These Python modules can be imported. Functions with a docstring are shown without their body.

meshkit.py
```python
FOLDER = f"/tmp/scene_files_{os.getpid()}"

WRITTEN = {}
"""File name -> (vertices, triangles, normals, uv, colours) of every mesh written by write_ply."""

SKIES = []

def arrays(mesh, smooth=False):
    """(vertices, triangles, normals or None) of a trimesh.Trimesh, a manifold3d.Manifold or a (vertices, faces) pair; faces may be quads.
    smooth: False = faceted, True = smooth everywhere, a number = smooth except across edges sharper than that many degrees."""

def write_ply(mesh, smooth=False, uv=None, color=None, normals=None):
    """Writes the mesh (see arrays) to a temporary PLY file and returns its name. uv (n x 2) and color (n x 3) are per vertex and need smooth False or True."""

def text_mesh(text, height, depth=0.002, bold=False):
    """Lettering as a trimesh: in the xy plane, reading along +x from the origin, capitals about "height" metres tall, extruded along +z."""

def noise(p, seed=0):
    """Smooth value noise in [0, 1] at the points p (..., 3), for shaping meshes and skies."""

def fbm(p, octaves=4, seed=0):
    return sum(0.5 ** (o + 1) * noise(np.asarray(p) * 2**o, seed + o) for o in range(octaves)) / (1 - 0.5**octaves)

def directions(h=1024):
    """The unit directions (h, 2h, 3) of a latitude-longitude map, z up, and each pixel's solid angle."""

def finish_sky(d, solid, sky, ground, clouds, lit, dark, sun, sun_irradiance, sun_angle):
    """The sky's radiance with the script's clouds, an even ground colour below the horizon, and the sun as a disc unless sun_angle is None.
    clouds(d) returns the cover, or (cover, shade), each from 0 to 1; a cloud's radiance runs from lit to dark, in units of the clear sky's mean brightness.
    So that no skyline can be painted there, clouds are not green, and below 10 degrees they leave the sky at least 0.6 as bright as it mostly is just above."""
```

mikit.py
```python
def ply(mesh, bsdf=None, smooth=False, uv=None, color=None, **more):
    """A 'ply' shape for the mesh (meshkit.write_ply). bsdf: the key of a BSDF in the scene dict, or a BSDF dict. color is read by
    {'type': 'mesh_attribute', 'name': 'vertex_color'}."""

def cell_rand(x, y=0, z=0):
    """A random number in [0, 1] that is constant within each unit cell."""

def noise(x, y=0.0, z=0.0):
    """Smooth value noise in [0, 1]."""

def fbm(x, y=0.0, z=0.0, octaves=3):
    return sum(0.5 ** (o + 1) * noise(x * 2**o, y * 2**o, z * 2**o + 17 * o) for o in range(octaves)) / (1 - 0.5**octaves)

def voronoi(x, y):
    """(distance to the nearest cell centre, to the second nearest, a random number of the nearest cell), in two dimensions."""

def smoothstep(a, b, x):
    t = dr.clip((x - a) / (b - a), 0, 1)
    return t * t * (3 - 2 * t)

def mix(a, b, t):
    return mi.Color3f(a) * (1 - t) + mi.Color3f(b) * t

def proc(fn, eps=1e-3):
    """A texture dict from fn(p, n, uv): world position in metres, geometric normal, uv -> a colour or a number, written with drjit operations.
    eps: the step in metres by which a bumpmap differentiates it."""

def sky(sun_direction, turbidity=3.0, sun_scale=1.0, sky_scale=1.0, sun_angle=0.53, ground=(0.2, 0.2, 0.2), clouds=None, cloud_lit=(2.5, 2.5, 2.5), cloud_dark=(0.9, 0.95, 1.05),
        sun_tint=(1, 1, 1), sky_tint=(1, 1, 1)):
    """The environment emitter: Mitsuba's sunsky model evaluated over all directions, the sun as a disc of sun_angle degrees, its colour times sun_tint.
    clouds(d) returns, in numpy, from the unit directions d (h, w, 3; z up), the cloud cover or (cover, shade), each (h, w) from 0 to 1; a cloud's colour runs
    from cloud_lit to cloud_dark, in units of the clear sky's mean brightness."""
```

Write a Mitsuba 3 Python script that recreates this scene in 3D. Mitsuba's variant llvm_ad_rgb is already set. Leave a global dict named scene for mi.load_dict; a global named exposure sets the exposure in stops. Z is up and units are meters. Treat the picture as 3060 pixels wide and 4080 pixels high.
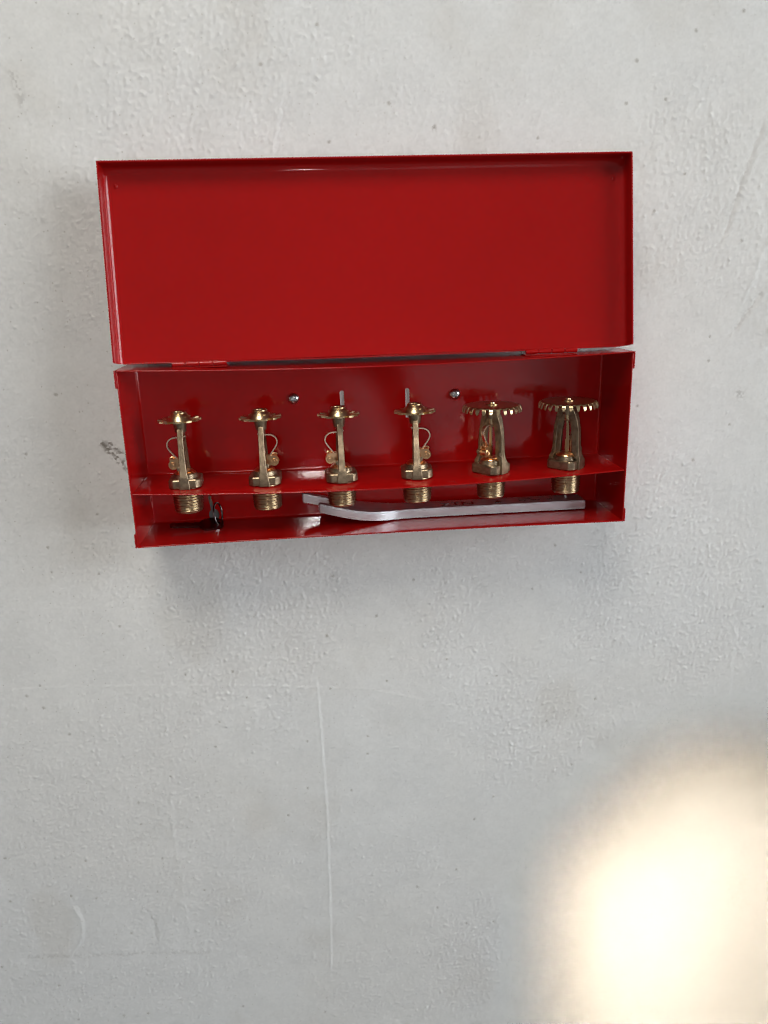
import math
import numpy as np
import trimesh
import manifold3d as m3
import mitsuba as mi
import drjit as dr
import mikit
import meshkit
from shapely.geometry import Polygon, Point, box as sbox
from shapely.ops import unary_union
from mikit import proc, noise, fbm, voronoi, cell_rand, smoothstep, mix

T = mi.ScalarTransform4f
rng = np.random.default_rng(7)
scene = {'type': 'scene'}
labels = {}

# ------------------------------------------------------------------ camera, lights, exposure
# x to the right along the wall, z up, the wall is the plane y = 0 and the room lies at y < 0
CAM = np.array([-0.0459, -0.5934, 0.1774])
YAW, PITCH, ROLL, FOC = 0.0832, -0.2897, -0.0292, 3088.9 / 3060
FWD = np.array([math.sin(YAW) * math.cos(PITCH), math.cos(YAW) * math.cos(PITCH), math.sin(PITCH)])
_r = np.cross(FWD, [0, 0, 1]); _r /= np.linalg.norm(_r)
_u = np.cross(_r, FWD)
RIGHT = _r * math.cos(ROLL) + _u * math.sin(ROLL)
UP = -_r * math.sin(ROLL) + _u * math.cos(ROLL)
exposure = 0.0
scene['camera'] = {
    'type': 'thinlens', 'fov': math.degrees(2 * math.atan(0.5 / FOC)), 'fov_axis': 'x',
    'near_clip': 0.004, 'far_clip': 30.0, 'aperture_radius': 0.0026,
    'focus_distance': 0.575,
    'to_world': T().look_at(origin=CAM.tolist(), target=(CAM + FWD).tolist(), up=UP.tolist()),
    'film': {'type': 'hdrfilm', 'width': 768, 'height': 1024, 'rfilter': {'type': 'gaussian'}},
    'sampler': {'type': 'independent', 'sample_count': 128},
}
scene['room_light'] = {'type': 'constant', 'radiance': {'type': 'rgb', 'value': [0.14, 0.14, 0.14]}}


def lamp_quad(key, pos, target, w, h, radiance, label, cat):
    to = T().look_at(origin=list(pos), target=list(target), up=[0, 0, 1]) @ T().scale([w / 2, h / 2, 1])
    scene[key] = {'type': 'rectangle', 'to_world': to, 'bsdf': {'type': 'diffuse', 'reflectance': {'type': 'rgb', 'value': 0.5}},
                  'emitter': {'type': 'area', 'radiance': {'type': 'rgb', 'value': list(radiance)}}}
    labels[key] = {'label': label, 'category': cat}


# daylight from a window on the right, a warm lamp above on the left, a pale doorway opposite the cabinet
lamp_quad('window', (3.40, -1.85, 0.75), (0, 0, 0.1), 2.6, 2.3, (5.8, 6.15, 6.35), 'tall daylit window to the right of the cabinet wall', 'window')
lamp_quad('ceiling_lamp', (-0.30, -1.00, 1.50), (0, 0, 0.1), 0.7, 0.7, (9.2, 8.6, 7.6), 'warm square ceiling lamp above and left of the viewer', 'lamp')
lamp_quad('doorway', (0.55, -3.0, -0.35), (0.55, 0, -0.35), 0.95, 1.9, (0.23, 0.225, 0.24), 'pale lit doorway across the room from the cabinet', 'doorway')

FLASH = CAM - 0.0085 * RIGHT - 0.0075 * UP + 0.001 * FWD
_fl = T().look_at(origin=FLASH.tolist(), target=(FLASH + FWD).tolist(), up=UP.tolist())
scene['camera_flash__diode'] = {
    'type': 'disk', 'to_world': _fl @ T().scale([0.0022, 0.0022, 1]),
    'bsdf': {'type': 'diffuse', 'reflectance': {'type': 'rgb', 'value': 0.5}},
    'emitter': {'type': 'area', 'radiance': {'type': 'rgb', 'value': [10500, 10000, 9400]}}}
scene['camera_flash__housing'] = {
    'type': 'cylinder', 'p0': [0, 0, -0.0004], 'p1': [0, 0, 0.0020], 'radius': 0.0026, 'to_world': _fl,
    'bsdf': {'type': 'twosided', 'bsdf': {'type': 'diffuse', 'reflectance': {'type': 'rgb', 'value': 0.03}}}}
labels['camera_flash'] = {'label': 'tiny lit flash lamp just beside the viewer\'s lens', 'category': 'lamp'}


# ------------------------------------------------------------------ materials
def seg_dist(x, z, a, b):
    """distance to the segment a-b and the parameter along it"""
    dx, dz = b[0] - a[0], b[1] - a[1]
    t = dr.clip(((x - a[0]) * dx + (z - a[1]) * dz) / (dx * dx + dz * dz), 0, 1)
    return dr.sqrt(dr.square(x - a[0] - t * dx) + dr.square(z - a[1] - t * dz)), t


RIDGES = [  # trowel ridges: points, half width, height
    ([(-0.0571, -0.155), (-0.0558, -0.276), (-0.0577, -0.378), (-0.0600, -0.452)], 0.0005, 0.00034),
    ([(-0.300, -0.135), (-0.260, -0.136), (-0.129, -0.1447), (-0.0126, -0.158), (0.068, -0.183)], 0.0005, 0.00014),
    ([(-0.190, -0.235), (-0.192, -0.300), (-0.189, -0.389), (-0.184, -0.444)], 0.0009, 0.00012),
    ([(0.213, -0.272), (0.216, -0.323)], 0.0007, 0.0004),
    ([(-0.0600, 0.291), (-0.068, 0.262)], 0.0008, 0.00035),
    ([(-0.2867, -0.3593), (-0.2838, -0.372), (-0.2836, -0.383), (-0.286, -0.394), (-0.292, -0.4033)], 0.0011, 0.0004),
    ([(-0.2204, -0.380), (-0.2190, -0.396)], 0.0016, -0.0004),
    ([(0.288, 0.275), (0.281, 0.2537), (0.268, 0.205)], 0.0012, -0.0005),
    ([(0.300, 0.158), (0.2832, 0.133)], 0.0013, -0.0005),
    ([(0.303, 0.20), (0.292, 0.165)], 0.0011, 0.0004),
    ([(0.311, -0.125), (0.3112, -0.189)], 0.0014, 0.00015),
    ([(0.196, -0.286), (0.192, -0.297)], 0.0009, -0.0008),
]


def wall_relief(x, z):
    """height of the plaster towards the room, in numpy, at the points x, z of the wall"""
    def nz(fx, fz, seed):
        return meshkit.noise(np.stack([x * fx, z * fz, np.full_like(x, seed * 3.7)], -1), seed)

    def fb(fx, fz, o, seed):
        return sum(0.5 ** (k + 1) * nz(fx * 2 ** k, fz * 2 ** k, seed + k) for k in range(o)) / (1 - 0.5 ** o)
    wx, wz = x + 0.0010 * (nz(420, 420, 40) - 0.5), z + 0.0010 * (nz(420, 420, 41) - 0.5)
    m = np.clip((fb(9, 9, 4, 3) - 0.38) / 0.24, 0, 1)
    centre = np.clip((x + 0.35 * (z + 0.1) + 0.24) / 0.2, 0, 1)
    amp = 0.48 + 0.62 * m * m * (3 - 2 * m) * (0.45 + 0.55 * centre)
    grain = GRAIN.ravel()
    h = grain * amp + (fb(24, 28, 3, 9) - 0.5) * 0.0012
    # scattered small pits
    pr = np.random.default_rng(11)
    for pts, w, a in RIDGES:
        d, side = np.full_like(x, 9.0), np.zeros_like(x)
        near = (x > min(p[0] for p in pts) - 0.05) & (x < max(p[0] for p in pts) + 0.05) & (z > min(p[1] for p in pts) - 0.05) & (z < max(p[1] for p in pts) + 0.05)
        X, Zz, dd, ss = wx[near], wz[near], d[near], side[near]
        for s0, e in zip(pts[:-1], pts[1:]):
            ux, uz = e[0] - s0[0], e[1] - s0[1]
            t = np.clip(((X - s0[0]) * ux + (Zz - s0[1]) * uz) / (ux * ux + uz * uz), 0, 1)
            d2 = np.hypot(X - s0[0] - t * ux, Zz - s0[1] - t * uz)
            ss = np.where(d2 < dd, np.sign((X - s0[0]) * uz - (Zz - s0[1]) * ux), ss)
            dd = np.minimum(dd, d2)
        h[near] += a * np.exp(-(dd / (w * 1.7)) ** 2) + ss * a * 0.6 * (1 - np.exp(-dd / w)) * np.exp(-dd / 0.010)
    return h


SMUDGES = [((-0.2085, 0.0655), (-0.1905, 0.0455), 0.0022, 0.95), ((-0.2050, 0.0675), (-0.1885, 0.0500), 0.0016, 0.85), ((-0.2065, 0.060), (-0.1895, 0.040), 0.0014, 0.7), ((-0.336, -0.4075), (-0.174, -0.422), 0.0022, 0.20), ((-0.234, 0.315), (-0.230, 0.295), 0.003, 0.30),
           ((0.2920, 0.083), (0.2925, 0.082), 0.004, 0.40), ((0.0469, 0.2807), (0.0472, 0.2790), 0.0015, 0.65), ((-0.247, 0.232), (-0.228, 0.223), 0.0022, 0.14),
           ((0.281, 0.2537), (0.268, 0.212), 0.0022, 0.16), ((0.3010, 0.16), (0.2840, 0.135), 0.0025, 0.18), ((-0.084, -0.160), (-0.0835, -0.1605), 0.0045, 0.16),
           ((-0.232, -0.278), (-0.229, -0.290), 0.0018, 0.22), ((-0.225, -0.292), (-0.205, -0.278), 0.003, 0.12), ((0.02, -0.08), (0.03, -0.095), 0.006, 0.10),
           ((0.075, -0.062), (0.085, -0.07), 0.006, 0.12), ((-0.30, -0.45), (-0.295, -0.452), 0.004, 0.12)]


def wall_color(p, n, uv):
    x, z = p.x, p.z
    big = fbm(x * 4.2 + 11, z * 4.2 + 5, octaves=4)
    c = mix((0.672, 0.673, 0.660), (0.668, 0.677, 0.674), smoothstep(0.38, 0.62, big))
    c = c * (0.92 + 0.07 * fbm(x * 55, z * 55, octaves=3) + 0.05 * noise(x * 420, z * 420) + 0.06 * noise(x * 780, z * 780))
    dirty = smoothstep(0.56, 0.78, fbm(x * 13 + 40, z * 11 + 2, octaves=4))
    c = mix(c, (0.53, 0.50, 0.45), dirty * 0.26)
    v = voronoi(x * 150, z * 150)
    left = smoothstep(0.12, -0.22, x)
    spot = dr.select(v[2] > 0.87, 1 - smoothstep(0.03, 0.13, v[0]), 0.0)
    c = mix(c, (0.36, 0.34, 0.30), spot * (0.14 + 0.34 * left))
    v2 = voronoi(x * 42 + 5, z * 42)
    fleck = dr.select(v2[2] > 0.885, 1 - smoothstep(0.015, 0.05 + 0.06 * noise(x * 500, z * 500), v2[0]), 0.0)
    c = mix(c, (0.27, 0.25, 0.22), fleck * 0.55)
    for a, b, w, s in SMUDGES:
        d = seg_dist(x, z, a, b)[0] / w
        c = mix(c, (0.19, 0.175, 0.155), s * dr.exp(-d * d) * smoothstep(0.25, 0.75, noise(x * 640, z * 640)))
    return c


def rgb(*v):
    return {'type': 'rgb', 'value': list(v)}


scene['plaster'] = {'type': 'principled', 'base_color': proc(wall_color), 'roughness': 0.72, 'specular': 0.25}


def peel(p, n, uv):
    q = p * 620.0
    r = p * 45.0
    return 0.000008 * (noise(q.x, q.y, q.z) + 0.5 * noise(q.x * 2.3, q.y * 2.3, q.z * 2.3)) + 0.000030 * noise(r.x, r.y, r.z)


def paint_tone(p, n, uv):
    q = p * 9.0
    return mi.Color3f(0.55, 0.0092, 0.0085) * (0.92 + 0.16 * fbm(q.x, q.y, q.z, octaves=3))


scene['red_paint'] = {'type': 'twosided', 'bsdf': {'type': 'bumpmap', 'arbitrary': proc(peel, eps=4e-4), 'scale': 1.0,
                      'bsdf': {'type': 'roughplastic', 'distribution': 'beckmann', 'int_ior': 1.52, 'alpha': 0.013, 'nonlinear': True,
                               'diffuse_reflectance': proc(paint_tone)}}}


def cast_bump(p, n, uv):
    q = p * 1500.0
    return 0.00011 * fbm(q.x, q.y, q.z, octaves=2)


def cast_color(p, n, uv):
    q = p * 260.0
    return mix((0.24, 0.180, 0.122), (0.38, 0.288, 0.19), smoothstep(0.3, 0.7, fbm(q.x, q.y, q.z, octaves=3)))


scene['cast_bronze'] = {'type': 'bumpmap', 'arbitrary': proc(cast_bump, eps=2e-4), 'scale': 1.0,
                        'bsdf': {'type': 'principled', 'base_color': proc(cast_color), 'metallic': 0.95, 'roughness': 0.33}}
scene['turned_brass'] = {'type': 'principled', 'base_color': rgb(0.64, 0.51, 0.32), 'metallic': 1.0, 'roughness': 0.27}
scene['bright_brass'] = {'type': 'twosided', 'bsdf': {'type': 'principled', 'base_color': rgb(0.64, 0.49, 0.29), 'metallic': 1.0, 'roughness': 0.27}}
scene['copper'] = {'type': 'principled', 'base_color': rgb(0.86, 0.54, 0.30), 'metallic': 1.0, 'roughness': 0.2}
scene['pale_copper'] = {'type': 'principled', 'base_color': rgb(0.86, 0.66, 0.52), 'metallic': 1.0, 'roughness': 0.3}


def steel_bump(p, n, uv):
    q = p * 900.0
    return 0.00022 * fbm(q.x * 0.6, q.y, q.z * 1.4, octaves=3)


def steel_rough(p, n, uv):
    q = p * 140.0
    return 0.34 + 0.2 * fbm(q.x, q.y, q.z, octaves=3)


scene['plated_steel'] = {'type': 'bumpmap', 'arbitrary': proc(steel_bump, eps=3e-4), 'scale': 1.0,
                         'bsdf': {'type': 'principled', 'base_color': rgb(0.80, 0.84, 0.88), 'metallic': 1.0, 'roughness': proc(steel_rough)}}
scene['zinc'] = {'type': 'principled', 'base_color': rgb(0.66, 0.68, 0.70), 'metallic': 1.0, 'roughness': 0.2}
scene['dark_nickel'] = {'type': 'principled', 'base_color': rgb(0.20, 0.195, 0.195), 'metallic': 1.0, 'roughness': 0.16}


def skin_color(p, n, uv):
    q = p * 240.0
    return mix((0.066, 0.0595, 0.0490), (0.073, 0.066, 0.0550), fbm(q.x, q.y, q.z, octaves=3))


scene['skin'] = {'type': 'principled', 'base_color': proc(skin_color), 'roughness': 0.7, 'specular': 0.2}
scene['nail_surface'] = {'type': 'principled', 'base_color': rgb(0.10, 0.088, 0.073), 'roughness': 0.45, 'specular': 0.5}


# ------------------------------------------------------------------ mesh helpers
def tm(man):
    m = man.to_mesh()
    return trimesh.Trimesh(np.array(m.vert_properties[:, :3]), np.array(m.tri_verts), process=False)


def man(mesh):
    return m3.Manifold(m3.Mesh(np.asarray(mesh.vertices, np.float32), np.asarray(mesh.faces, np.uint32)))


def cat(*ms):
    return trimesh.util.concatenate([tm(m) if isinstance(m, m3.Manifold) else m for m in ms])


def hull(pts):
    return m3.Manifold.hull_points(np.asarray(pts, np.float64))


def bpts(c, h, ax=None):
    """corners of a chamfered box: centre c, half sizes h, axes ax (rows)"""
    ax = np.eye(3) if ax is None else np.asarray(ax)
    ch = min(h) * 0.3
    out = []
    for s in np.ndindex(2, 2, 2):
        s = np.array(s) * 2 - 1
        for k in range(3):
            v = np.array(h, float) - ch
            v[k] = h[k]
            out.append(np.asarray(c) + (s * v) @ ax)
    return out


def cbox(c, h):
    return tm(hull(bpts(c, h)))


def chain(stations):
    """stations: (centre, half sizes, axes) -> the union of the hulls of neighbours"""
    parts = [hull(bpts(*a) + bpts(*b)) for a, b in zip(stations[:-1], stations[1:])]
    return m3.Manifold.batch_boolean(parts, m3.OpType.Add)


def ribbon(pts, half_w, half_t, wide):
    """a flat strap through pts; wide = the direction of its width"""
    pts = np.asarray(pts, float)
    wide = np.asarray(wide, float) / np.linalg.norm(wide)
    t = np.gradient(pts, axis=0)
    t /= np.linalg.norm(t, axis=1, keepdims=True)
    n = np.cross(t, wide); n /= np.linalg.norm(n, axis=1, keepdims=True)
    v, f = [], []
    for p, k in zip(pts, n):
        for a, b in ((1, 1), (-1, 1), (-1, -1), (1, -1)):
            v.append(p + a * wide * half_w + b * k * half_t)
    m = len(pts)
    for i in range(m - 1):
        for j in range(4):
            a, b = i * 4 + j, i * 4 + (j + 1) % 4
            f += [[a, b, b + 4], [a, b + 4, a + 4]]
    f += [[0, 2, 1], [0, 3, 2], [(m - 1) * 4, (m - 1) * 4 + 1, (m - 1) * 4 + 2], [(m - 1) * 4, (m - 1) * 4 + 2, (m - 1) * 4 + 3]]
    q = trimesh.Trimesh(v, f, process=False); q.fix_normals()
    return q


def spline(pts, n):
    from scipy.interpolate import CubicSpline
    pts = np.asarray(pts, float)
    s = np.r_[0, np.cumsum(np.linalg.norm(np.diff(pts, axis=0), axis=1))]
    return CubicSpline(s, pts)(np.linspace(0, s[-1], n))


def tube(pts, r, sides=10, closed=False):
    pts = np.asarray(pts, float)
    if closed:
        t = np.roll(pts, -1, 0) - np.roll(pts, 1, 0)
    else:
        t = np.gradient(pts, axis=0)
    t /= np.linalg.norm(t, axis=1, keepdims=True)
    ref = np.array([0.31, 0.17, 0.93])
    a = np.cross(t, ref); a /= np.linalg.norm(a, axis=1, keepdims=True)
    b = np.cross(t, a)
    ang = np.arange(sides) * 2 * math.pi / sides
    v = (pts[:, None] + r * (np.cos(ang)[None, :, None] * a[:, None] + np.sin(ang)[None, :, None] * b[:, None])).reshape(-1, 3)
    f, m = [], len(pts)
    for i in range(m if closed else m - 1):
        k = (i + 1) % m
        for j in range(sides):
            l = (j + 1) % sides
            f += [[i * sides + j, i * sides + l, k * sides + l], [i * sides + j, k * sides + l, k * sides + j]]
    if not closed:
        for base in (0, (m - 1) * sides):
            f += [[base, base + j, base + j + 1] for j in range(1, sides - 1)]
    q = trimesh.Trimesh(v, f, process=False); q.fix_normals()
    return q


def lathe(prof, n=48):
    return trimesh.creation.revolve(np.asarray(prof, float), sections=n)


def extrude_along(prof, stations, place, flip=False):
    """prof: closed outline (k, 2); place(s, prof) -> (k, 3) points of the section at s; capped"""
    k = len(prof)
    v = np.vstack([place(s, prof) for s in stations])
    f, m = [], len(stations)
    for i in range(m - 1):
        for j in range(k):
            l = (j + 1) % k
            f += [[i * k + j, i * k + l, (i + 1) * k + l], [i * k + j, (i + 1) * k + l, (i + 1) * k + j]]
    cap_v, cap_f = trimesh.creation.triangulate_polygon(Polygon(prof), engine='earcut')
    order = [int(np.argmin(np.linalg.norm(prof - c, axis=1))) for c in cap_v]
    for tri in cap_f:
        a, b, c = (order[x] for x in tri)
        f += [[a, b, c], [(m - 1) * k + c, (m - 1) * k + b, (m - 1) * k + a]]
    q = trimesh.Trimesh(v, f, process=False)
    q.fix_normals()
    return q


def arc(c, r, a0, a1, n):
    a = np.radians(np.linspace(a0, a1, n))
    return np.stack([c[0] + r * np.cos(a), c[1] + r * np.sin(a)], -1)


def put(key, mesh, bsdf, smooth=30, to=None):
    d = mikit.ply(mesh, bsdf, smooth=smooth)
    if to is not None:
        d['to_world'] = to
    base, k = key, 0
    while key in scene:
        k += 1
        key = f'{base}_{k:03d}'
    scene[key] = d
    return key


# ------------------------------------------------------------------ wall
STEP = 0.0009
xs, zs = np.arange(-0.395, 0.415, STEP), np.arange(-0.60, 0.375, STEP)
gx, gz = np.meshgrid(xs, zs)
edge = np.minimum(np.minimum(gx - xs[0], xs[-1] - gx), np.minimum(gz - zs[0], zs[-1] - gz))
from scipy.ndimage import gaussian_filter
wrng = np.random.default_rng(23)
wn = wrng.standard_normal(gx.shape)
GRAIN = gaussian_filter(wn, 0.8) - gaussian_filter(wn, 2.2)
GRAIN = 0.62 * GRAIN / GRAIN.std() + 0.38 * (lambda q: q / q.std())(gaussian_filter(wrng.standard_normal(gx.shape), 1.7))
GRAIN = 0.00014 * (np.exp(0.45 * GRAIN) - 1) / 0.45
hh = wall_relief(gx.ravel(), gz.ravel()).reshape(gx.shape)
box_zone = (np.abs(gx) < 0.19) & (gz > -0.01) & (gz < 0.14)
hh = np.where(box_zone, np.minimum(hh, 0.0002), hh)
v = np.stack([gx, 0.0005 - hh * np.clip(edge / 0.01, 0, 1), gz], -1).reshape(-1, 3)
idx = np.arange(gx.size).reshape(gx.shape)
q4 = np.stack([idx[:-1, :-1], idx[:-1, 1:], idx[1:, 1:], idx[1:, :-1]], -1).reshape(-1, 4)
faces = np.vstack([q4[:, [0, 1, 2]], q4[:, [0, 2, 3]]])
x0, x1, z0, z1, B = xs[0], xs[-1], zs[0], zs[-1], 1.7
rim = np.array([[a, 0.0005, b] for a, b in ((x0, z0), (x1, z0), (x1, z1), (x0, z1), (-B, -B), (B, -B), (B, B), (-B, B))])
rf = np.array([[4, 5, 1], [4, 1, 0], [5, 6, 2], [5, 2, 1], [6, 7, 3], [6, 3, 2], [7, 4, 0], [7, 0, 3]])
back = rim[4:] + [0, 0.1, 0]
rv = np.vstack([rim, back])
rf = np.vstack([rf, [[8, 10, 9], [8, 11, 10]]])
front = trimesh.Trimesh(np.vstack([v, rv]), np.vstack([faces, rf + len(v)]), process=False)
scene['wall'] = mikit.ply(front, 'plaster', smooth=True)
labels['wall'] = {'label': 'rough white plastered wall with trowel marks and small dark pits', 'kind': 'structure', 'category': 'wall'}

# ------------------------------------------------------------------ cabinet (sheet metal)
W, H, D = 0.356, 0.1252, 0.0582
TH = 0.0010
C = 'sprinkler_cabinet'
labels[C] = {'label': 'glossy red metal cabinet with open lid, screwed to the white plaster wall', 'category': 'cabinet'}
labels[C + '__lid'] = {'label': 'open red lid standing above the box, leaning back to the wall'}


def bowf(x):
    return 1 - (2 * x / W) ** 2


def shelf_z(x, y):
    return 0.0393 - 0.0054 * bowf(x) * (0.30 + 0.70 * np.abs(y / D) ** 8)


def top_z(x, y):
    return H - TH / 2 - 0.0034 * bowf(x) * (0.35 + 0.65 * (-y / D))


def plate_profile(y0, y1, th=TH, n=14):
    """section of a horizontal plate from the front y0 (rounded edge) to the back y1, as (y, dz)"""
    r = th / 2
    ys = np.linspace(y0 + r, y1, n)
    fr = arc((y0 + r, 0), r, 270, 90, 7)
    return np.vstack([fr, np.stack([ys[1:], np.full(n - 1, r)], -1), np.stack([ys[::-1][:-1], np.full(n - 1, -r)], -1)])


def plate(x0, x1, y0, y1, zf, nxs=49, th=TH):
    prof = plate_profile(y0, y1, th)
    return extrude_along(prof, np.linspace(x0, x1, nxs), lambda s, p: np.stack([np.full(len(p), s), p[:, 0], zf(s, p[:, 0]) + p[:, 1]], -1))


# back panel with two hanging slots
slots = []
for sx, z0, z1 in ((-0.0261, 0.0760, 0.0968), (0.0241, 0.0755, 0.0967)):
    slots.append(sbox(sx - 0.0016, z0, sx + 0.0016, z1).union(Point(sx, z1).buffer(0.0016)))
pl = sbox(-W / 2 + TH, 0.0001, W / 2 - TH, H - TH).difference(unary_union(slots))
bp = trimesh.creation.extrude_polygon(pl, 0.0008, engine='earcut')
bp.vertices = bp.vertices[:, [0, 2, 1]] * [1, -1, 1] + [0, -0.0004, 0]
bp.fix_normals()


def fillet(p0, p1, ca, cb, r=0.0013, n=6):
    """a concave quarter-round strip along p0-p1 between the faces whose inward normals are ca and cb"""
    p0, p1, ca, cb = map(np.asarray, (p0, p1, ca, cb))
    cen = (ca + cb) * r
    a = np.linspace(0, math.pi / 2, n)
    row = [cen - r * (np.cos(t) * ca + np.sin(t) * cb) for t in a]
    v = np.array([p0 + q for q in row] + [p1 + q for q in row])
    f = []
    for i in range(n - 1):
        f += [[i, i + 1, n + i + 1], [i, n + i + 1, n + i]]
    return trimesh.Trimesh(v, f, process=False)


BY = -0.0012
xi = W / 2 - TH
X, Y, Z = np.eye(3)
fil = [fillet((-xi, BY, 0.001), (-xi, BY, H - 0.003), X, -Y), fillet((xi, BY, 0.001), (xi, BY, H - 0.003), -X, -Y),
       fillet((-xi, BY, TH), (xi, BY, TH), -Y, Z, 0.0016)]
put(C + '__back_panel', cat(bp, *fil), 'red_paint', smooth=35)


def side(s):
    prof = arc((-D + TH / 2, 0), TH / 2, 270, 90, 7)
    prof = np.vstack([prof, [[-0.0005, TH / 2], [-0.0005, -TH / 2]]])
    xs = s * (W / 2 - TH / 2)
    m = extrude_along(prof, np.linspace(0.0006, H - 0.0016, 9), lambda z, p: np.stack([xs + s * 0.0 + p[:, 1], p[:, 0], np.full(len(p), z)], -1))
    return m


put(C + '__side_panel', side(-1), 'red_paint')
put(C + '__side_panel', side(1), 'red_paint')
labels[C + '__side_panel'] = {'label': 'left side wall of the red box'}
labels[C + '__side_panel_001'] = {'label': 'right side wall of the red box'}
put(C + '__top_panel', plate(-W / 2 + 0.0006, W / 2 - 0.0006, -D, -0.0005, top_z), 'red_paint', smooth=40)
put(C + '__bottom_panel', plate(-W / 2 + 0.0004, W / 2 - 0.0004, -D, -0.0005, lambda x, y: TH / 2 + 0.0010 * bowf(x) * np.clip(-y / D, 0, 1) ** 3), 'red_paint', smooth=40)
# corner tabs folded over the side walls
for s in (-1, 1):
    xo = s * (W / 2 + 0.0007)
    put(C + '__corner_tab', cbox((xo, -0.031, H - 0.0062), (0.00058, 0.027, 0.0060)), 'red_paint')
    put(C + '__corner_tab', cbox((xo, -0.031, 0.0050), (0.00058, 0.027, 0.0049)), 'red_paint')

# shelf with six holes, its ends turned up against the side walls
SPY = -0.0370
SPX = [CAM[0] + (x - CAM[0]) * (CAM[1] - SPY) / (CAM[1] + 0.028) for x in (-0.1442, -0.0862, -0.0302, 0.0268, 0.0838, 0.1423)]
sh = man(plate(-xi + 0.0003, xi - 0.0003, -D + 0.0006, BY - 0.0002, shelf_z))
for x in SPX:
    sh -= m3.Manifold.cylinder(0.03, 0.0112, 0.0112, 40).translate([x, SPY, 0.02])
fs = []
for a, b in zip(np.linspace(-xi, xi, 25)[:-1], np.linspace(-xi, xi, 25)[1:]):
    za, zb = shelf_z(a, BY) + TH / 2, shelf_z(b, BY) + TH / 2
    fs.append(fillet((a, BY, za), (b, BY, zb), -Y, Z, 0.0016))
put(C + '__shelf', cat(sh, *fs), 'red_paint', smooth=40)

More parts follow.
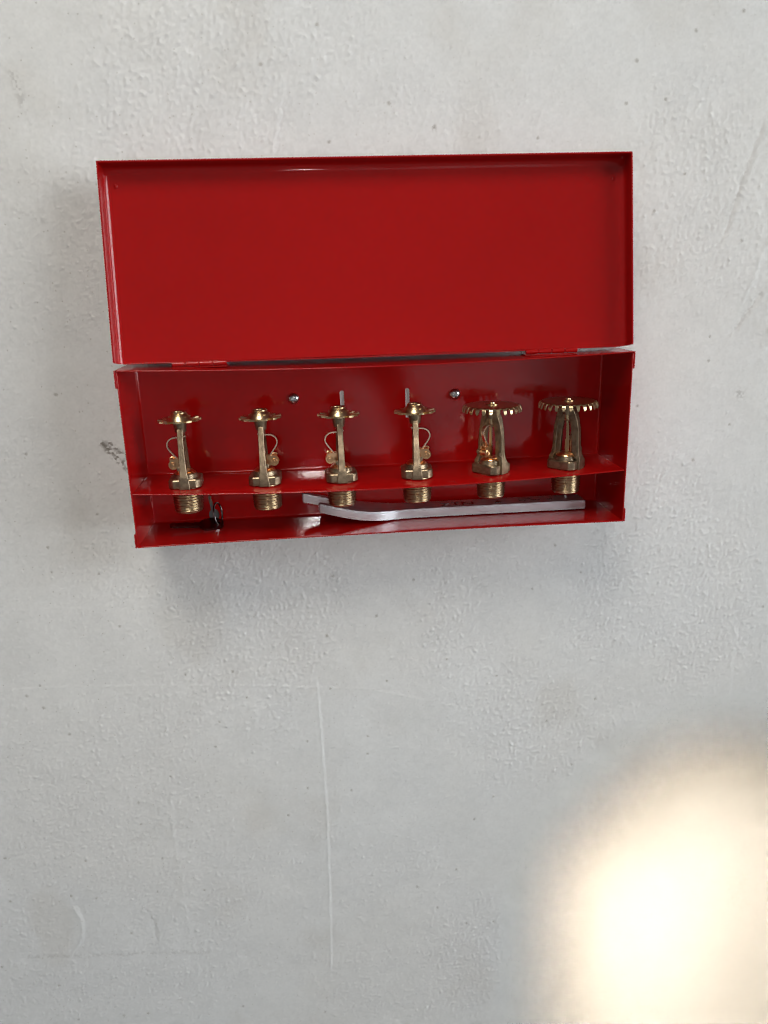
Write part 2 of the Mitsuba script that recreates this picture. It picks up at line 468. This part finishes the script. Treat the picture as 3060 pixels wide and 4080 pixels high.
# mounting screws: domed cross-head
dome = lathe([(0, 0), (0.0043, 0), (0.0043, 0.0006), (0.0040, 0.0014), (0.0031, 0.0022), (0.0018, 0.0027), (0.0, 0.0028)], 40)
dm = man(dome)
for k in range(2):
    cr = hull([[a * 1.25, b * 0.55, c] for a, b, c in ((-0.0023, -0.0014, 0.004), (0.0023, -0.0014, 0.004), (-0.0023, 0.0014, 0.004), (0.0023, 0.0014, 0.004), (-0.0009, -0.0007, 0.0009), (0.0009, -0.0007, 0.0009), (-0.0009, 0.0007, 0.0009), (0.0009, 0.0007, 0.0009))])
    dm -= cr.rotate([0, 0, 90 * k])
dome = tm(dm)
for x, z, a, side_ in ((-0.0629, 0.0938, 25, 'left'), (0.0610, 0.0922, -12, 'right')):
    key = put(C + '__mounting_screw', dome, 'zinc', 35, T().translate([x, BY, z]).rotate([1, 0, 0], 90).rotate([0, 0, 1], a))
    labels[key] = {'label': f'{side_} cross-head screw in the back of the box'}

# lid: a shallow tray seen from inside
LY, LZ, LH, LEAN, LX, FL, LYAW, LW = -0.0547, 0.1298, 0.1292, 0.1665, -0.0009, 0.0128, 0.0072, 0.358


def lid_pt(x, z, d):
    x, z, d = np.broadcast_arrays(*map(lambda a: np.asarray(a, float), (x, z, d)))
    return np.stack([LX + x * math.cos(LYAW), LY + z * math.sin(LEAN) + d * math.cos(LEAN) - x * math.sin(LYAW), LZ + z * math.cos(LEAN) - d * math.sin(LEAN)], -1)


hw, rr = LW / 2, 0.0045
outer = [(-hw, 0.0)] + arc((-hw + rr + TH, FL + TH - rr - TH), rr + TH, 180, 90, 8).tolist() + arc((hw - rr - TH, FL + TH - rr - TH), rr + TH, 90, 0, 8).tolist() + [(hw, 0.0)]
inner = [(hw - TH, 0.0)] + arc((hw - TH - rr, FL - rr), rr, 0, 90, 8).tolist() + [(x, FL) for x in np.linspace(hw - 0.01, -hw + 0.01, 25)] + arc((-hw + TH + rr, FL - rr), rr, 90, 180, 8).tolist() + [(-hw + TH, 0.0)]
prof = np.array(outer + inner)
# slight oil-canning of the panel, slight splay of the flanges
lid_u = extrude_along(prof, np.linspace(0.0, LH - rr - TH, 25),
                      lambda z, p: lid_pt(p[:, 0], z, p[:, 1] + (p[:, 1] > FL * 0.95) * 0.0009 * np.cos(p[:, 0] / hw * 1.5) * 0.3 * math.sin(math.pi * z / LH) * (np.abs(p[:, 0]) < hw - 0.008)))
zt = LH - rr - TH
prof = np.vstack([arc((zt, FL - rr), rr + TH, 90, 0, 8), [[LH, 0.0], [LH - TH, 0.0]], arc((zt, FL - rr), rr, 0, 90, 8)])
lid_t = extrude_along(prof, np.linspace(-hw + 0.0002, hw - 0.0002, 21), lambda x, p: lid_pt(x, p[:, 0], p[:, 1]))
# the strip that continues the panel below the side flanges to the hinge
prof = np.array([[-0.0003, FL + 0.0001], [-0.0003, FL + TH - 0.0001], [0.0004, FL + TH - 0.0001], [0.0004, FL + 0.0001]])
lid_b = extrude_along(prof, np.linspace(-hw + 0.004, hw - 0.004, 21), lambda x, p: lid_pt(x, p[:, 0] - 0.0009 * math.cos(x / hw * 1.57), p[:, 1]))
# its folded return towards the wall
lid_r = plate(-hw + 0.006, hw - 0.006, -0.0412, -0.0160, lambda x, y: 0.1278 - 0.0010 * bowf(x) + 0 * y, 25, 0.0008)
lid_c = []
for s in (-1, 1):
    x0 = s * (hw - TH / 2)
    pf = np.array([[x0 - TH / 2, 0.0002], [x0 + TH / 2, 0.0002], [x0 + TH / 2, FL + TH - 0.0012], [x0 - TH / 2, FL + TH - 0.0012]])
    lid_c.append(extrude_along(pf, np.linspace(zt - 0.0001, LH - 0.0004, 3), lambda z, p: lid_pt(p[:, 0], z, p[:, 1])))
dimples = [trimesh.creation.icosphere(3, 0.0013, ) for _ in range(2)]
for dmp, (x, z) in zip(dimples, ((-hw + 0.0085, LH - 0.0125), (hw - 0.009, LH - 0.014))):
    dmp.apply_scale([1, 0.45, 1.3]); dmp.apply_translation(lid_pt(x, z, FL - 0.0002))
put(C + '__lid', cat(lid_u, lid_t, lid_b, lid_r, *lid_c, *dimples), 'red_paint', smooth=40)

# hinges: four knuckles and a leaf each
for hx0, hx1, hz, lab in ((-0.1428, -0.1056, 0.1266, 'left'), (0.1036, 0.1414, 0.1263, 'right')):
    hk = put(C + '__hinge', cbox(((hx0 + hx1) / 2, -0.0395, hz - 0.0023), ((hx1 - hx0) / 2, 0.0065, 0.0004)), 'red_paint')
    labels[hk] = {'label': f'{lab} hinge joining the lid to the box'}
    n = 4
    for k in range(n):
        a, b = hx0 + (hx1 - hx0) * k / n + 0.0002, hx0 + (hx1 - hx0) * (k + 1) / n - 0.0002
        r = 0.0017 if k % 2 == 0 else 0.00162
        kn = lathe([(0, 0), (r - 0.0003, 0), (r, 0.0003), (r, b - a - 0.0003), (r - 0.0003, b - a), (0, b - a)], 28)
        kn.apply_transform(trimesh.transformations.rotation_matrix(math.pi / 2, [0, 1, 0]))
        kn.apply_translation([a, -0.0455, hz])
        put(hk + '__knuckle', kn, 'red_paint')

# ------------------------------------------------------------------ sprinkler heads (local: z = 0 on the shelf, arms along x, link towards +y)


def thread_mesh(length, r=0.0110, pitch=0.00195, n=64, m=96):
    th = np.linspace(0, 2 * math.pi, n, endpoint=False)
    zz = np.linspace(0, -length, m)
    v = []
    for z in zz:
        ph = (z / pitch - th / (2 * math.pi)) % 1.0
        tri = np.abs(ph * 2 - 1)
        fade = min(1.0, (-z) / 0.001, (length + z) / 0.0016 + 0.1)
        rad = r - 0.0008 * tri ** 1.2 * max(fade, 0.0) - 0.0007 * (-z / length) - 0.0009 * max(0, 1 - (length + z) / 0.0012)
        v.append(np.stack([rad * np.cos(th), rad * np.sin(th), np.full(n, z)], -1))
    v = np.vstack(v + [[[0, 0, 0]], [[0, 0, -length]]])
    f = []
    for i in range(m - 1):
        for j in range(n):
            k = (j + 1) % n
            f += [[i * n + j, (i + 1) * n + k, i * n + k], [i * n + j, (i + 1) * n + j, (i + 1) * n + k]]
    for j in range(n):
        k = (j + 1) % n
        f += [[n * m, j, k], [n * m + 1, (m - 1) * n + k, (m - 1) * n + j]]
    q = trimesh.Trimesh(v, f, process=False); q.fix_normals()
    return q


def hex_mesh():
    a, c = 0.0114, 0.0036
    pts = []
    for z, k in ((0.0, 0.96), (0.0006, 1.0), (0.0056, 1.0), (0.0064, 0.955)):
        for sx in (-1, 1):
            for sy in (-1, 1):
                for px, py in ((a, a - c), (a - 0.0006, a - c + 0.0012), (a - c + 0.0012, a - 0.0006), (a - c, a)):
                    pts.append((sx * px * k, sy * py * k, z))
    dome = m3.Manifold.cylinder(0.0032, 0.0092, 0.0080, 40).translate([0, 0, 0.0058])
    return tm(hull(pts) + dome)


def arms(outer):
    """outer: (x, z, half thickness in x, half width in y); both arms and the boss"""
    ms = []
    for s in (-1, 1):
        st = [((s * x, 0, z), (tx, wy, 0.0012), None) for x, z, tx, wy in outer]
        ms.append(chain(st))
        web = [((s * (x - 0.0028), 0, z), (0.0022, wy * 0.62, 0.0012), None) for x, z, tx, wy in outer[2:-1]]
        ms.append(chain(web))
        nub = hull(bpts((s * (outer[3][0] + 0.0), 0.0030, 0.0145), (0.0011, 0.0012, 0.0013)) + bpts((s * outer[3][0], 0, 0.0135), (0.0012, 0.0008, 0.0022)))
        ms.append(nub)
        ms.append(hull(bpts((s * outer[3][0], -0.0026, 0.0090), (0.0010, 0.0016, 0.0011)) + bpts((s * outer[3][0], 0, 0.0085), (0.0012, 0.0008, 0.0022))))
    return ms


pend_out = [(0.0113, 0.0008, 0.0017, 0.0038), (0.0112, 0.0070, 0.0016, 0.0032), (0.0106, 0.0095, 0.0016, 0.0026), (0.0099, 0.0150, 0.0016, 0.0023), (0.0089, 0.0230, 0.0016, 0.0021),
            (0.0073, 0.0310, 0.0016, 0.0020), (0.0053, 0.0370, 0.0016, 0.0020), (0.0035, 0.0410, 0.0016, 0.0020)]
boss = m3.Manifold.cylinder(0.0072, 0.0038, 0.0049, 32).translate([0, 0, 0.0392])
pend_frame = tm(m3.Manifold.batch_boolean(arms(pend_out) + [boss], m3.OpType.Add))
up_out = [(0.0113, 0.0008, 0.0017, 0.0040), (0.0112, 0.0070, 0.0016, 0.0036), (0.0100, 0.0100, 0.0016, 0.0024), (0.0095, 0.0160, 0.0014, 0.0020), (0.0092, 0.0240, 0.0014, 0.0018),
          (0.0086, 0.0300, 0.0015, 0.0018), (0.0073, 0.0360, 0.0016, 0.0019), (0.0054, 0.0405, 0.0020, 0.0026), (0.0035, 0.0440, 0.0020, 0.0026)]
uboss = m3.Manifold.cylinder(0.0085, 0.0036, 0.0044, 32).translate([0, 0, 0.0400])
up_frame = tm(m3.Manifold.batch_boolean(arms(up_out) + [uboss], m3.OpType.Add))


def polar_plate(R_of, z_of, n, radii, th):
    """a dished round plate; R_of(theta) its rim, z_of(r) its height"""
    ang = np.linspace(0, 2 * math.pi, n, endpoint=False)
    top = []
    for fr in radii:
        R = np.array([min(fr, R_of(a)) for a in ang])
        top.append(np.stack([R * np.cos(ang), R * np.sin(ang), z_of(R)], -1))
    m = len(radii)
    v = np.vstack(top + [t - [0, 0, th] for t in top])
    f = []
    for i in range(m - 1):
        for j in range(n):
            k = (j + 1) % n
            a, b, c, d = i * n + j, i * n + k, (i + 1) * n + k, (i + 1) * n + j
            f += [[a, c, b], [a, d, c]]
            o = m * n
            f += [[o + a, o + b, o + c], [o + a, o + c, o + d]]
    for i, sgn in ((0, 1), (m - 1, -1)):
        for j in range(n):
            k = (j + 1) % n
            a, b, o = i * n + j, i * n + k, m * n
            f += [[a, b, o + b], [a, o + b, o + a]] if sgn > 0 else [[a, o + b, b], [a, o + a, o + b]]
    q = trimesh.Trimesh(v, f, process=False)
    q.merge_vertices(); q.update_faces(q.nondegenerate_faces()); q.fix_normals()
    return q


def pend_rim(a):
    k = (a / (2 * math.pi) * 11) % 1.0
    return 0.0153 if 0.24 < k < 0.76 else 0.0094


def pend_z(r):
    r = np.asarray(r)
    crown = 0.0047 * (1 - np.clip((r - 0.0052) / 0.0036, 0, 1) ** 1.1)
    return crown + 0.0007 * np.clip((r - 0.010) / 0.005, 0, 1)


pend_deflector = polar_plate(pend_rim, pend_z, 240, [0.0012, 0.003, 0.0045, 0.0052, 0.006, 0.0068, 0.0076, 0.0088, 0.0096, 0.0103, 0.0115, 0.013, 0.0145, 0.0152], 0.0012)
ringt = lathe([(0.0046 + 0.0009 * math.cos(a), 0.0051 + 0.0008 * math.sin(a)) for a in np.linspace(0, 2 * math.pi, 13)], 40)
marks = []
for k in range(22):     # worn raised stamping round the crown
    if rng.random() < 0.2:
        continue
    a = 2 * math.pi * k / 22
    mk = trimesh.creation.box(extents=[0.0004, 0.0009 + 0.0006 * rng.random(), 0.0003])
    mk.apply_transform(trimesh.transformations.rotation_matrix(0.9, [0, 1, 0]))
    mk.apply_translation([0.0072, 0, 0.0027]); mk.apply_transform(trimesh.transformations.rotation_matrix(a, [0, 0, 1]))
    marks.append(mk)
pend_deflector = cat(pend_deflector, ringt, *marks)
pend_deflector.apply_translation([0, 0, 0.0478])

# upright deflector: flat disc with a ring of teeth bent down
ud = [lathe([(0, 0.0), (0.0185, 0.0), (0.0196, -0.0003), (0.0193, -0.0013), (0.0183, -0.0010), (0.0, -0.0010)], 96)]
NT = 26
for k in range(NT):
    a = 2 * math.pi * k / NT
    st = []
    for rad, z, w, tilt in ((0.0190, -0.0006, 0.0014, 0.0), (0.0202, -0.0010, 0.0014, 0.5), (0.0210, -0.0022, 0.0013, 1.1), (0.0213, -0.0036, 0.0011, 1.35), (0.0213, -0.0046, 0.0006, 1.4)):
        ax = [[math.cos(tilt), 0, -math.sin(tilt)], [0, 1, 0], [math.sin(tilt), 0, math.cos(tilt)]]
        st.append(((rad, 0, z), (0.0004, w, 0.00045), ax))
    t = tm(chain(st)); t.apply_transform(trimesh.transformations.rotation_matrix(a, [0, 0, 1]))
    ud.append(t)
up_deflector = cat(*ud)
up_deflector.apply_translation([0, 0, 0.0500])
up_nut = lathe([(0, 0.0499), (0.0046, 0.0499), (0.0046, 0.0506), (0.0040, 0.0509), (0.0024, 0.0509), (0.0022, 0.0520), (0.0014, 0.0523), (0, 0.0523)], 32)

# compression screw, strut, lever, link plates, spring, cap
screw = lathe([(0, 0.0335), (0.0013, 0.0335), (0.0015, 0.0342), (0.0015, 0.0352), (0.0021, 0.0356), (0.0021, 0.0400), (0, 0.0400)], 24)
strut = tm(chain([((0, 0.0006, 0.0110), (0.0014, 0.00045, 0.0004), None), ((0, 0.0010, 0.0220), (0.0012, 0.00045, 0.0004), None), ((0, 0.0008, 0.0330), (0.0010, 0.00045, 0.0004), None)]))
lever_pts = spline([(0, -0.0030, 0.0362), (0, 0.0010, 0.0352), (0, 0.0052, 0.0352), (0, 0.0090, 0.0335), (0, 0.0106, 0.0300), (0, 0.0092, 0.0262), (0, 0.0066, 0.0226), (0, 0.0046, 0.0196)], 32)
lever = ribbon(lever_pts, 0.0012, 0.00042, (1, 0, 0))
plates = []
for s in (-1, 1):
    poly = Point(0.0074, 0.0158).buffer(0.0034, 12).union(Polygon([(0.0020, 0.0205), (0.0095, 0.0200), (0.0102, 0.0150), (0.0020, 0.0120)]))
    pm = trimesh.creation.extrude_polygon(poly, 0.0007, engine='earcut')
    pm.vertices = np.stack([pm.vertices[:, 2] + s * 0.0022 - 0.00035, pm.vertices[:, 0], pm.vertices[:, 1]], -1)
    plates.append(pm)
    rv = lathe([(0.0019 + 0.0003 * math.cos(a), 0.0003 * math.sin(a)) for a in np.linspace(0, 2 * math.pi, 9)], 24)
    rv2 = lathe([(0, 0), (0.0010, 0), (0.0008, 0.0006), (0, 0.0008)], 20)
    for q in (rv, rv2):
        q.apply_transform(trimesh.transformations.rotation_matrix(s * math.pi / 2, [0, 1, 0]))
        q.apply_translation([s * 0.0027, 0.0076, 0.0158])
        q.fix_normals()
        plates.append(q)
body = lathe([(0, -0.0020), (0.0026, -0.0020), (0.0026, 0.0020), (0, 0.0020)], 24)
body.apply_transform(trimesh.transformations.rotation_matrix(math.pi / 2, [0, 1, 0])); body.apply_translation([0, 0.0076, 0.0158])
link = cat(body, *plates)
for q in plates[::3]:
    q.fix_normals()
spring = tube(np.array([(0.0008 * t - 0.002, 0.0076 + 0.0021 * math.cos(t * 2.2) * 1.0, 0.0203 + 0.0012 * math.sin(t * 2.2)) for t in np.linspace(0, 5, 60)]), 0.00032, 6)
cap = cat(lathe([(0, 0.0088), (0.0074, 0.0088), (0.0078, 0.0094), (0.0074, 0.0100), (0.0062, 0.0101), (0.0066, 0.0106), (0.0060, 0.0112), (0.0030, 0.0114), (0, 0.0114)], 36))

KINDS = {}
thread = mikit.ply(thread_mesh(0.0192), 'turned_brass', smooth=50)
hexd = mikit.ply(hex_mesh(), 'cast_bronze', smooth=25)
com = {'thread': thread, 'wrench_boss': hexd, 'compression_screw': mikit.ply(screw, 'bright_brass', 30), 'strut': mikit.ply(strut, 'bright_brass', 30),
       'lever': mikit.ply(lever, 'pale_copper', 40), 'link': mikit.ply(link, 'copper', 30), 'spring': mikit.ply(spring, 'copper', 40), 'cap': mikit.ply(cap, 'copper', 35)}
KINDS['pendent'] = {**com, 'frame': mikit.ply(pend_frame, 'cast_bronze', 30), 'deflector': mikit.ply(pend_deflector, 'bright_brass', 22)}
KINDS['upright'] = {**com, 'frame': mikit.ply(up_frame, 'cast_bronze', 30), 'deflector': mikit.ply(up_deflector, 'bright_brass', 35),
                    'deflector_nut': mikit.ply(up_nut, 'bright_brass', 30)}
HEADS = [('pendent', 0, 92, -1, 'brass sprinkler head with small scalloped deflector, leftmost on the red shelf, above the keys'),
         ('pendent', 1, 268, 1, 'brass sprinkler head with small scalloped deflector, second from the left end of the red shelf'),
         ('pendent', 2, 93, -1, 'brass sprinkler head with small scalloped deflector, third from the left, above the wrench jaw'),
         ('pendent', 3, 265, 1, 'brass sprinkler head with small scalloped deflector, nearest to the two wide toothed ones'),
         ('upright', 4, 131, 1, 'brass sprinkler head with wide toothed deflector, the left one of the two, lever facing forward'),
         ('upright', 5, -47, 1, 'brass sprinkler head with wide toothed deflector, rightmost on the red shelf')]
for kind, i, rot, _, lab in HEADS:
    base = f'{kind}_sprinkler'
    key, k = base, 0
    while key in labels:
        k += 1; key = f'{base}_{k:03d}'
    z0 = float(shelf_z(SPX[i], SPY)) + TH / 2 + 0.0001
    to = T().translate([SPX[i], SPY, z0]).rotate([0, 0, 1], rot).rotate([1, 0, 0], float(rng.uniform(-1.2, 1.2)))
    for part, d in KINDS[kind].items():
        scene[f'{key}__{part}'] = {**d, 'to_world': to}
    labels[key] = {'label': lab, 'category': 'sprinkler head', 'group': f'{kind} sprinkler heads on the shelf'}

# ------------------------------------------------------------------ wrench lying under the shelf, jaw raised at the left
front = spline([(0.1600, -0.0273), (0.10, -0.0272), (0.05, -0.0272), (0.024, -0.0276), (0.010, -0.0292), (0.000, -0.0325), (-0.012, -0.0350), (-0.026, -0.0352), (-0.040, -0.0336), (-0.0478, -0.0318)], 90)[::-1]
head = Polygon([(-0.0484, -0.0262), (-0.036, -0.0242), (-0.0335, -0.0195), (-0.0345, -0.0145), (-0.046, -0.0122), (-0.0605, -0.0112), (-0.0608, -0.0052), (-0.050, -0.0033), (-0.030, -0.0030),
                (-0.008, -0.0036), (0.012, -0.0056), (0.040, -0.0062), (0.1600, -0.0070)][::-1] + front.tolist()).buffer(0)
head = head.buffer(-0.0012, 8).buffer(0.0024, 8).buffer(-0.0012, 8)


def rounded_extrude(poly, th, r=0.0011, maxe=0.004):
    big = m3.CrossSection([np.asarray(poly.exterior.coords)[:-1]], m3.FillRule.NonZero)
    lo = []
    for off, z0, z1 in ((-r, 0, th), (-r * 0.3, r * 0.3, th - r * 0.3), (0.0, r, th - r)):
        lo.append(big.offset(off, m3.JoinType.Round, 2.0, 16).extrude(z1 - z0).translate([0, 0, z0]))
    return tm(m3.Manifold.batch_boolean(lo, m3.OpType.Add).refine_to_length(maxe))


def bend(v):
    t = np.clip((0.016 - v[:, 0]) / 0.045, 0, None)
    rise = 0.0055 * np.where(t < 1, t * t, 2 * t - 1) * 0.95
    v = v.copy()
    v[:, 2] += rise
    return v


wr = rounded_extrude(head, 0.0070)
wr.vertices = bend(wr.vertices)
wr.apply_translation([0, 0, 0.0018])
wr.fix_normals()
put('sprinkler_wrench__body', wr, 'plated_steel', 50)
labels['sprinkler_wrench'] = {'label': 'long grey steel wrench with curved jaw, lying under the red shelf', 'category': 'wrench'}
zt = 0.0018 + 0.0070
txt = meshkit.text_mesh('ZIN', 0.0085, 0.0004)
txt.apply_scale([1.35, 1, 1]); txt.apply_translation([0.045, -0.0225, zt - 0.0001])
tri = trimesh.creation.extrude_polygon(Polygon([(0, 0), (0.006, 0), (0.003, 0.0055)]), 0.0004, engine='earcut'); tri.apply_translation([0.0890, -0.0205, zt - 0.0001])
bars = [cbox((0.1165 + dx, -0.0185 + dy, zt), (w, 0.0008, 0.0003)) for dx, dy, w in ((-0.002, 0.0045, 0.0052), (-0.0045, 0.0, 0.0035), (0.005, 0.0, 0.0040), (0.0165, 0.0, 0.0022))]
put('sprinkler_wrench__raised_lettering', cat(txt, tri, *bars), 'dark_nickel', 20)
pin = lathe([(0, 0), (0.0022, 0), (0.0022, 0.0014), (0.0016, 0.0020), (0, 0.0022)], 20)
pin.apply_translation([0.148, -0.0125, zt]); put('sprinkler_wrench__rivet', pin, 'zinc', 30)

# ------------------------------------------------------------------ keys on a ring in the bottom left corner
blade = [(-0.0310, 0.0), (-0.0300, 0.0011)]
for k in range(5):
    x = -0.0285 + k * 0.0040
    blade += [(x, 0.0026 - 0.0008 * (k % 2)), (x + 0.0012, 0.0026 - 0.0008 * (k % 2)), (x + 0.0022, 0.0012 + 0.0005 * ((k * 7) % 3)), (x + 0.0028, 0.0012 + 0.0005 * ((k * 7) % 3))]
blade += [(-0.0080, 0.0032), (-0.0080, -0.0032), (-0.0290, -0.0032), (-0.0304, -0.0020)]
kp = Polygon(blade).buffer(0).union(Point(0, 0).buffer(0.0092, 20)).difference(Point(0.0045, 0).buffer(0.0024, 12))
kmesh = trimesh.creation.extrude_polygon(kp, 0.0020, engine='earcut')
kmesh.apply_translation([0, 0, -0.001])
kply = mikit.ply(kmesh, 'dark_nickel', 25)
scene['key'] = {**kply, 'to_world': T().translate([-0.1302, -0.0195, 0.0032]).rotate([0, 0, 1], 3).rotate([1, 0, 0], 10).rotate([0, 1, 0], 3)}
labels['key'] = {'label': 'dark notched key lying flat on the bottom of the red box, pointing left', 'category': 'key'}
scene['key_001'] = {**kply, 'to_world': T().translate([-0.1290, -0.0085, 0.0075]).rotate([1, 0, 0], 80).rotate([0, 0, 1], -80).scale([0.5, 0.42, 0.8])}
labels['key_001'] = {'label': 'dark key leaning upright against the back of the red box', 'category': 'key'}
an = np.linspace(0, 4 * math.pi, 120)
rg = tube(np.stack([0.0085 * np.cos(an), 0.0085 * np.sin(an), 0.0009 * an / (4 * math.pi)], -1), 0.00055, 8)
put('key_ring', rg, 'dark_nickel', 40, T().translate([-0.1255, -0.0165, 0.0104]).rotate([0, 0, 1], -24).rotate([1, 0, 0], -14).rotate([0, 1, 0], 80).scale([1.0, 0.72, 1.0]))
labels['key_ring'] = {'label': 'small dark wire ring standing on edge beside the keys', 'category': 'key ring'}


# ------------------------------------------------------------------ hand: a fingertip close to the lens at the bottom right
def cam_pt(x, y, z):
    return CAM + x * RIGHT + y * UP + z * FWD


def finger(pts, rad):
    sph = [m3.Manifold.sphere(r, 32).translate(list(p)) for p, r in zip(pts, rad)]
    return [m3.Manifold.batch_hull([a, b]) for a, b in zip(sph[:-1], sph[1:])]


tip = np.array([0.0200, -0.0235, 0.0422])
ax = np.array([0.68, -0.72, -0.14]); ax /= np.linalg.norm(ax)
ax2 = np.array([0.52, -0.80, -0.30]); ax2 /= np.linalg.norm(ax2)
p0, p1 = tip, tip + 0.024 * ax
p2 = p1 + 0.026 * ax2
p3 = p2 + 0.044 * np.array([0.62, -0.62, -0.48])
sw = np.cross(ax, tip / np.linalg.norm(tip)); sw /= np.linalg.norm(sw)      # a thumb is wider than it is thick
joints = [(p0 - 0.0040 * ax, 0.0026, 0.0062), (p0 - 0.0005 * ax, 0.0058, 0.0066), (p0 + 0.008 * ax, 0.0078, 0.0068), (p1, 0.0050, 0.0072), (p2, 0.0040, 0.0088), (p3, 0.0020, 0.0110)]
balls = [[m3.Manifold.sphere(r, 32).translate(list(c + k * o * sw)) for k in (-1, 1)] for c, o, r in joints]
bones = [m3.Manifold.batch_hull(a + b) for a, b in zip(balls[:-1], balls[1:])]
offs = np.array([0.019, -0.006, -0.010])
for k in range(1, 4):
    s = (1.03, 0.98, 0.85)[k - 1]
    kn = p3 + offs * k * 0.95
    mid = kn + 0.040 * s * np.array([-0.10, 0.86, 0.40])
    nxt = mid + 0.024 * s * np.array([-0.70, 0.25, 0.10]) + np.array([0.030, 0.0, 0])
    bones += finger([kn, mid, nxt, nxt + 0.018 * s * np.array([-0.2, -0.9, -0.1])], [0.0108 * s, 0.0095 * s, 0.0086 * s, 0.0076 * s])
wrist = p3 + np.array([0.055, -0.075, -0.035])
for k in range(4):
    bones += finger([p3 + offs * k * 0.95, wrist + np.array([0.010, 0.002, 0]) * (k - 1.5)], [0.0115, 0.017])
th0 = wrist + np.array([-0.012, 0.012, 0.004]); th1 = p3 + np.array([-0.012, -0.042, -0.018])
bones += finger([th0, th1, th1 + np.array([-0.006, 0.028, -0.004]), th1 + np.array([-0.004, 0.050, -0.008])], [0.0165, 0.0125, 0.0108, 0.0088])
bones += finger([wrist, wrist + np.array([0.07, -0.16, -0.06])], [0.026, 0.036])
hm = m3.Manifold.batch_boolean(bones, m3.OpType.Add).refine_to_length(0.0035)
hand = tm(hm)
hand.merge_vertices()
trimesh.smoothing.filter_taubin(hand, iterations=14)
B = np.stack([RIGHT, UP, FWD])
hand.vertices = CAM + hand.vertices @ B
hand.fix_normals()
put('hand__palm_and_fingers', hand, 'skin', True)
nl = trimesh.creation.icosphere(3, 1.0)
nl.vertices *= [0.0068, 0.0086, 0.0016]
up_ = -ax; nrm = np.array([0.55, 0.25, 0.8]); nrm -= nrm.dot(up_) * up_; nrm /= np.linalg.norm(nrm); sd = np.cross(up_, nrm)
nl.vertices = (nl.vertices @ np.stack([sd, up_, nrm])) + tip + 0.0035 * ax + nrm * 0.0052
nl.vertices = CAM + nl.vertices @ B
nl.fix_normals()
put('hand__nail', nl, 'nail_surface', True)
labels['hand'] = {'label': 'pale blurred fingertip close to the lens, in the bottom right corner', 'category': 'hand'}
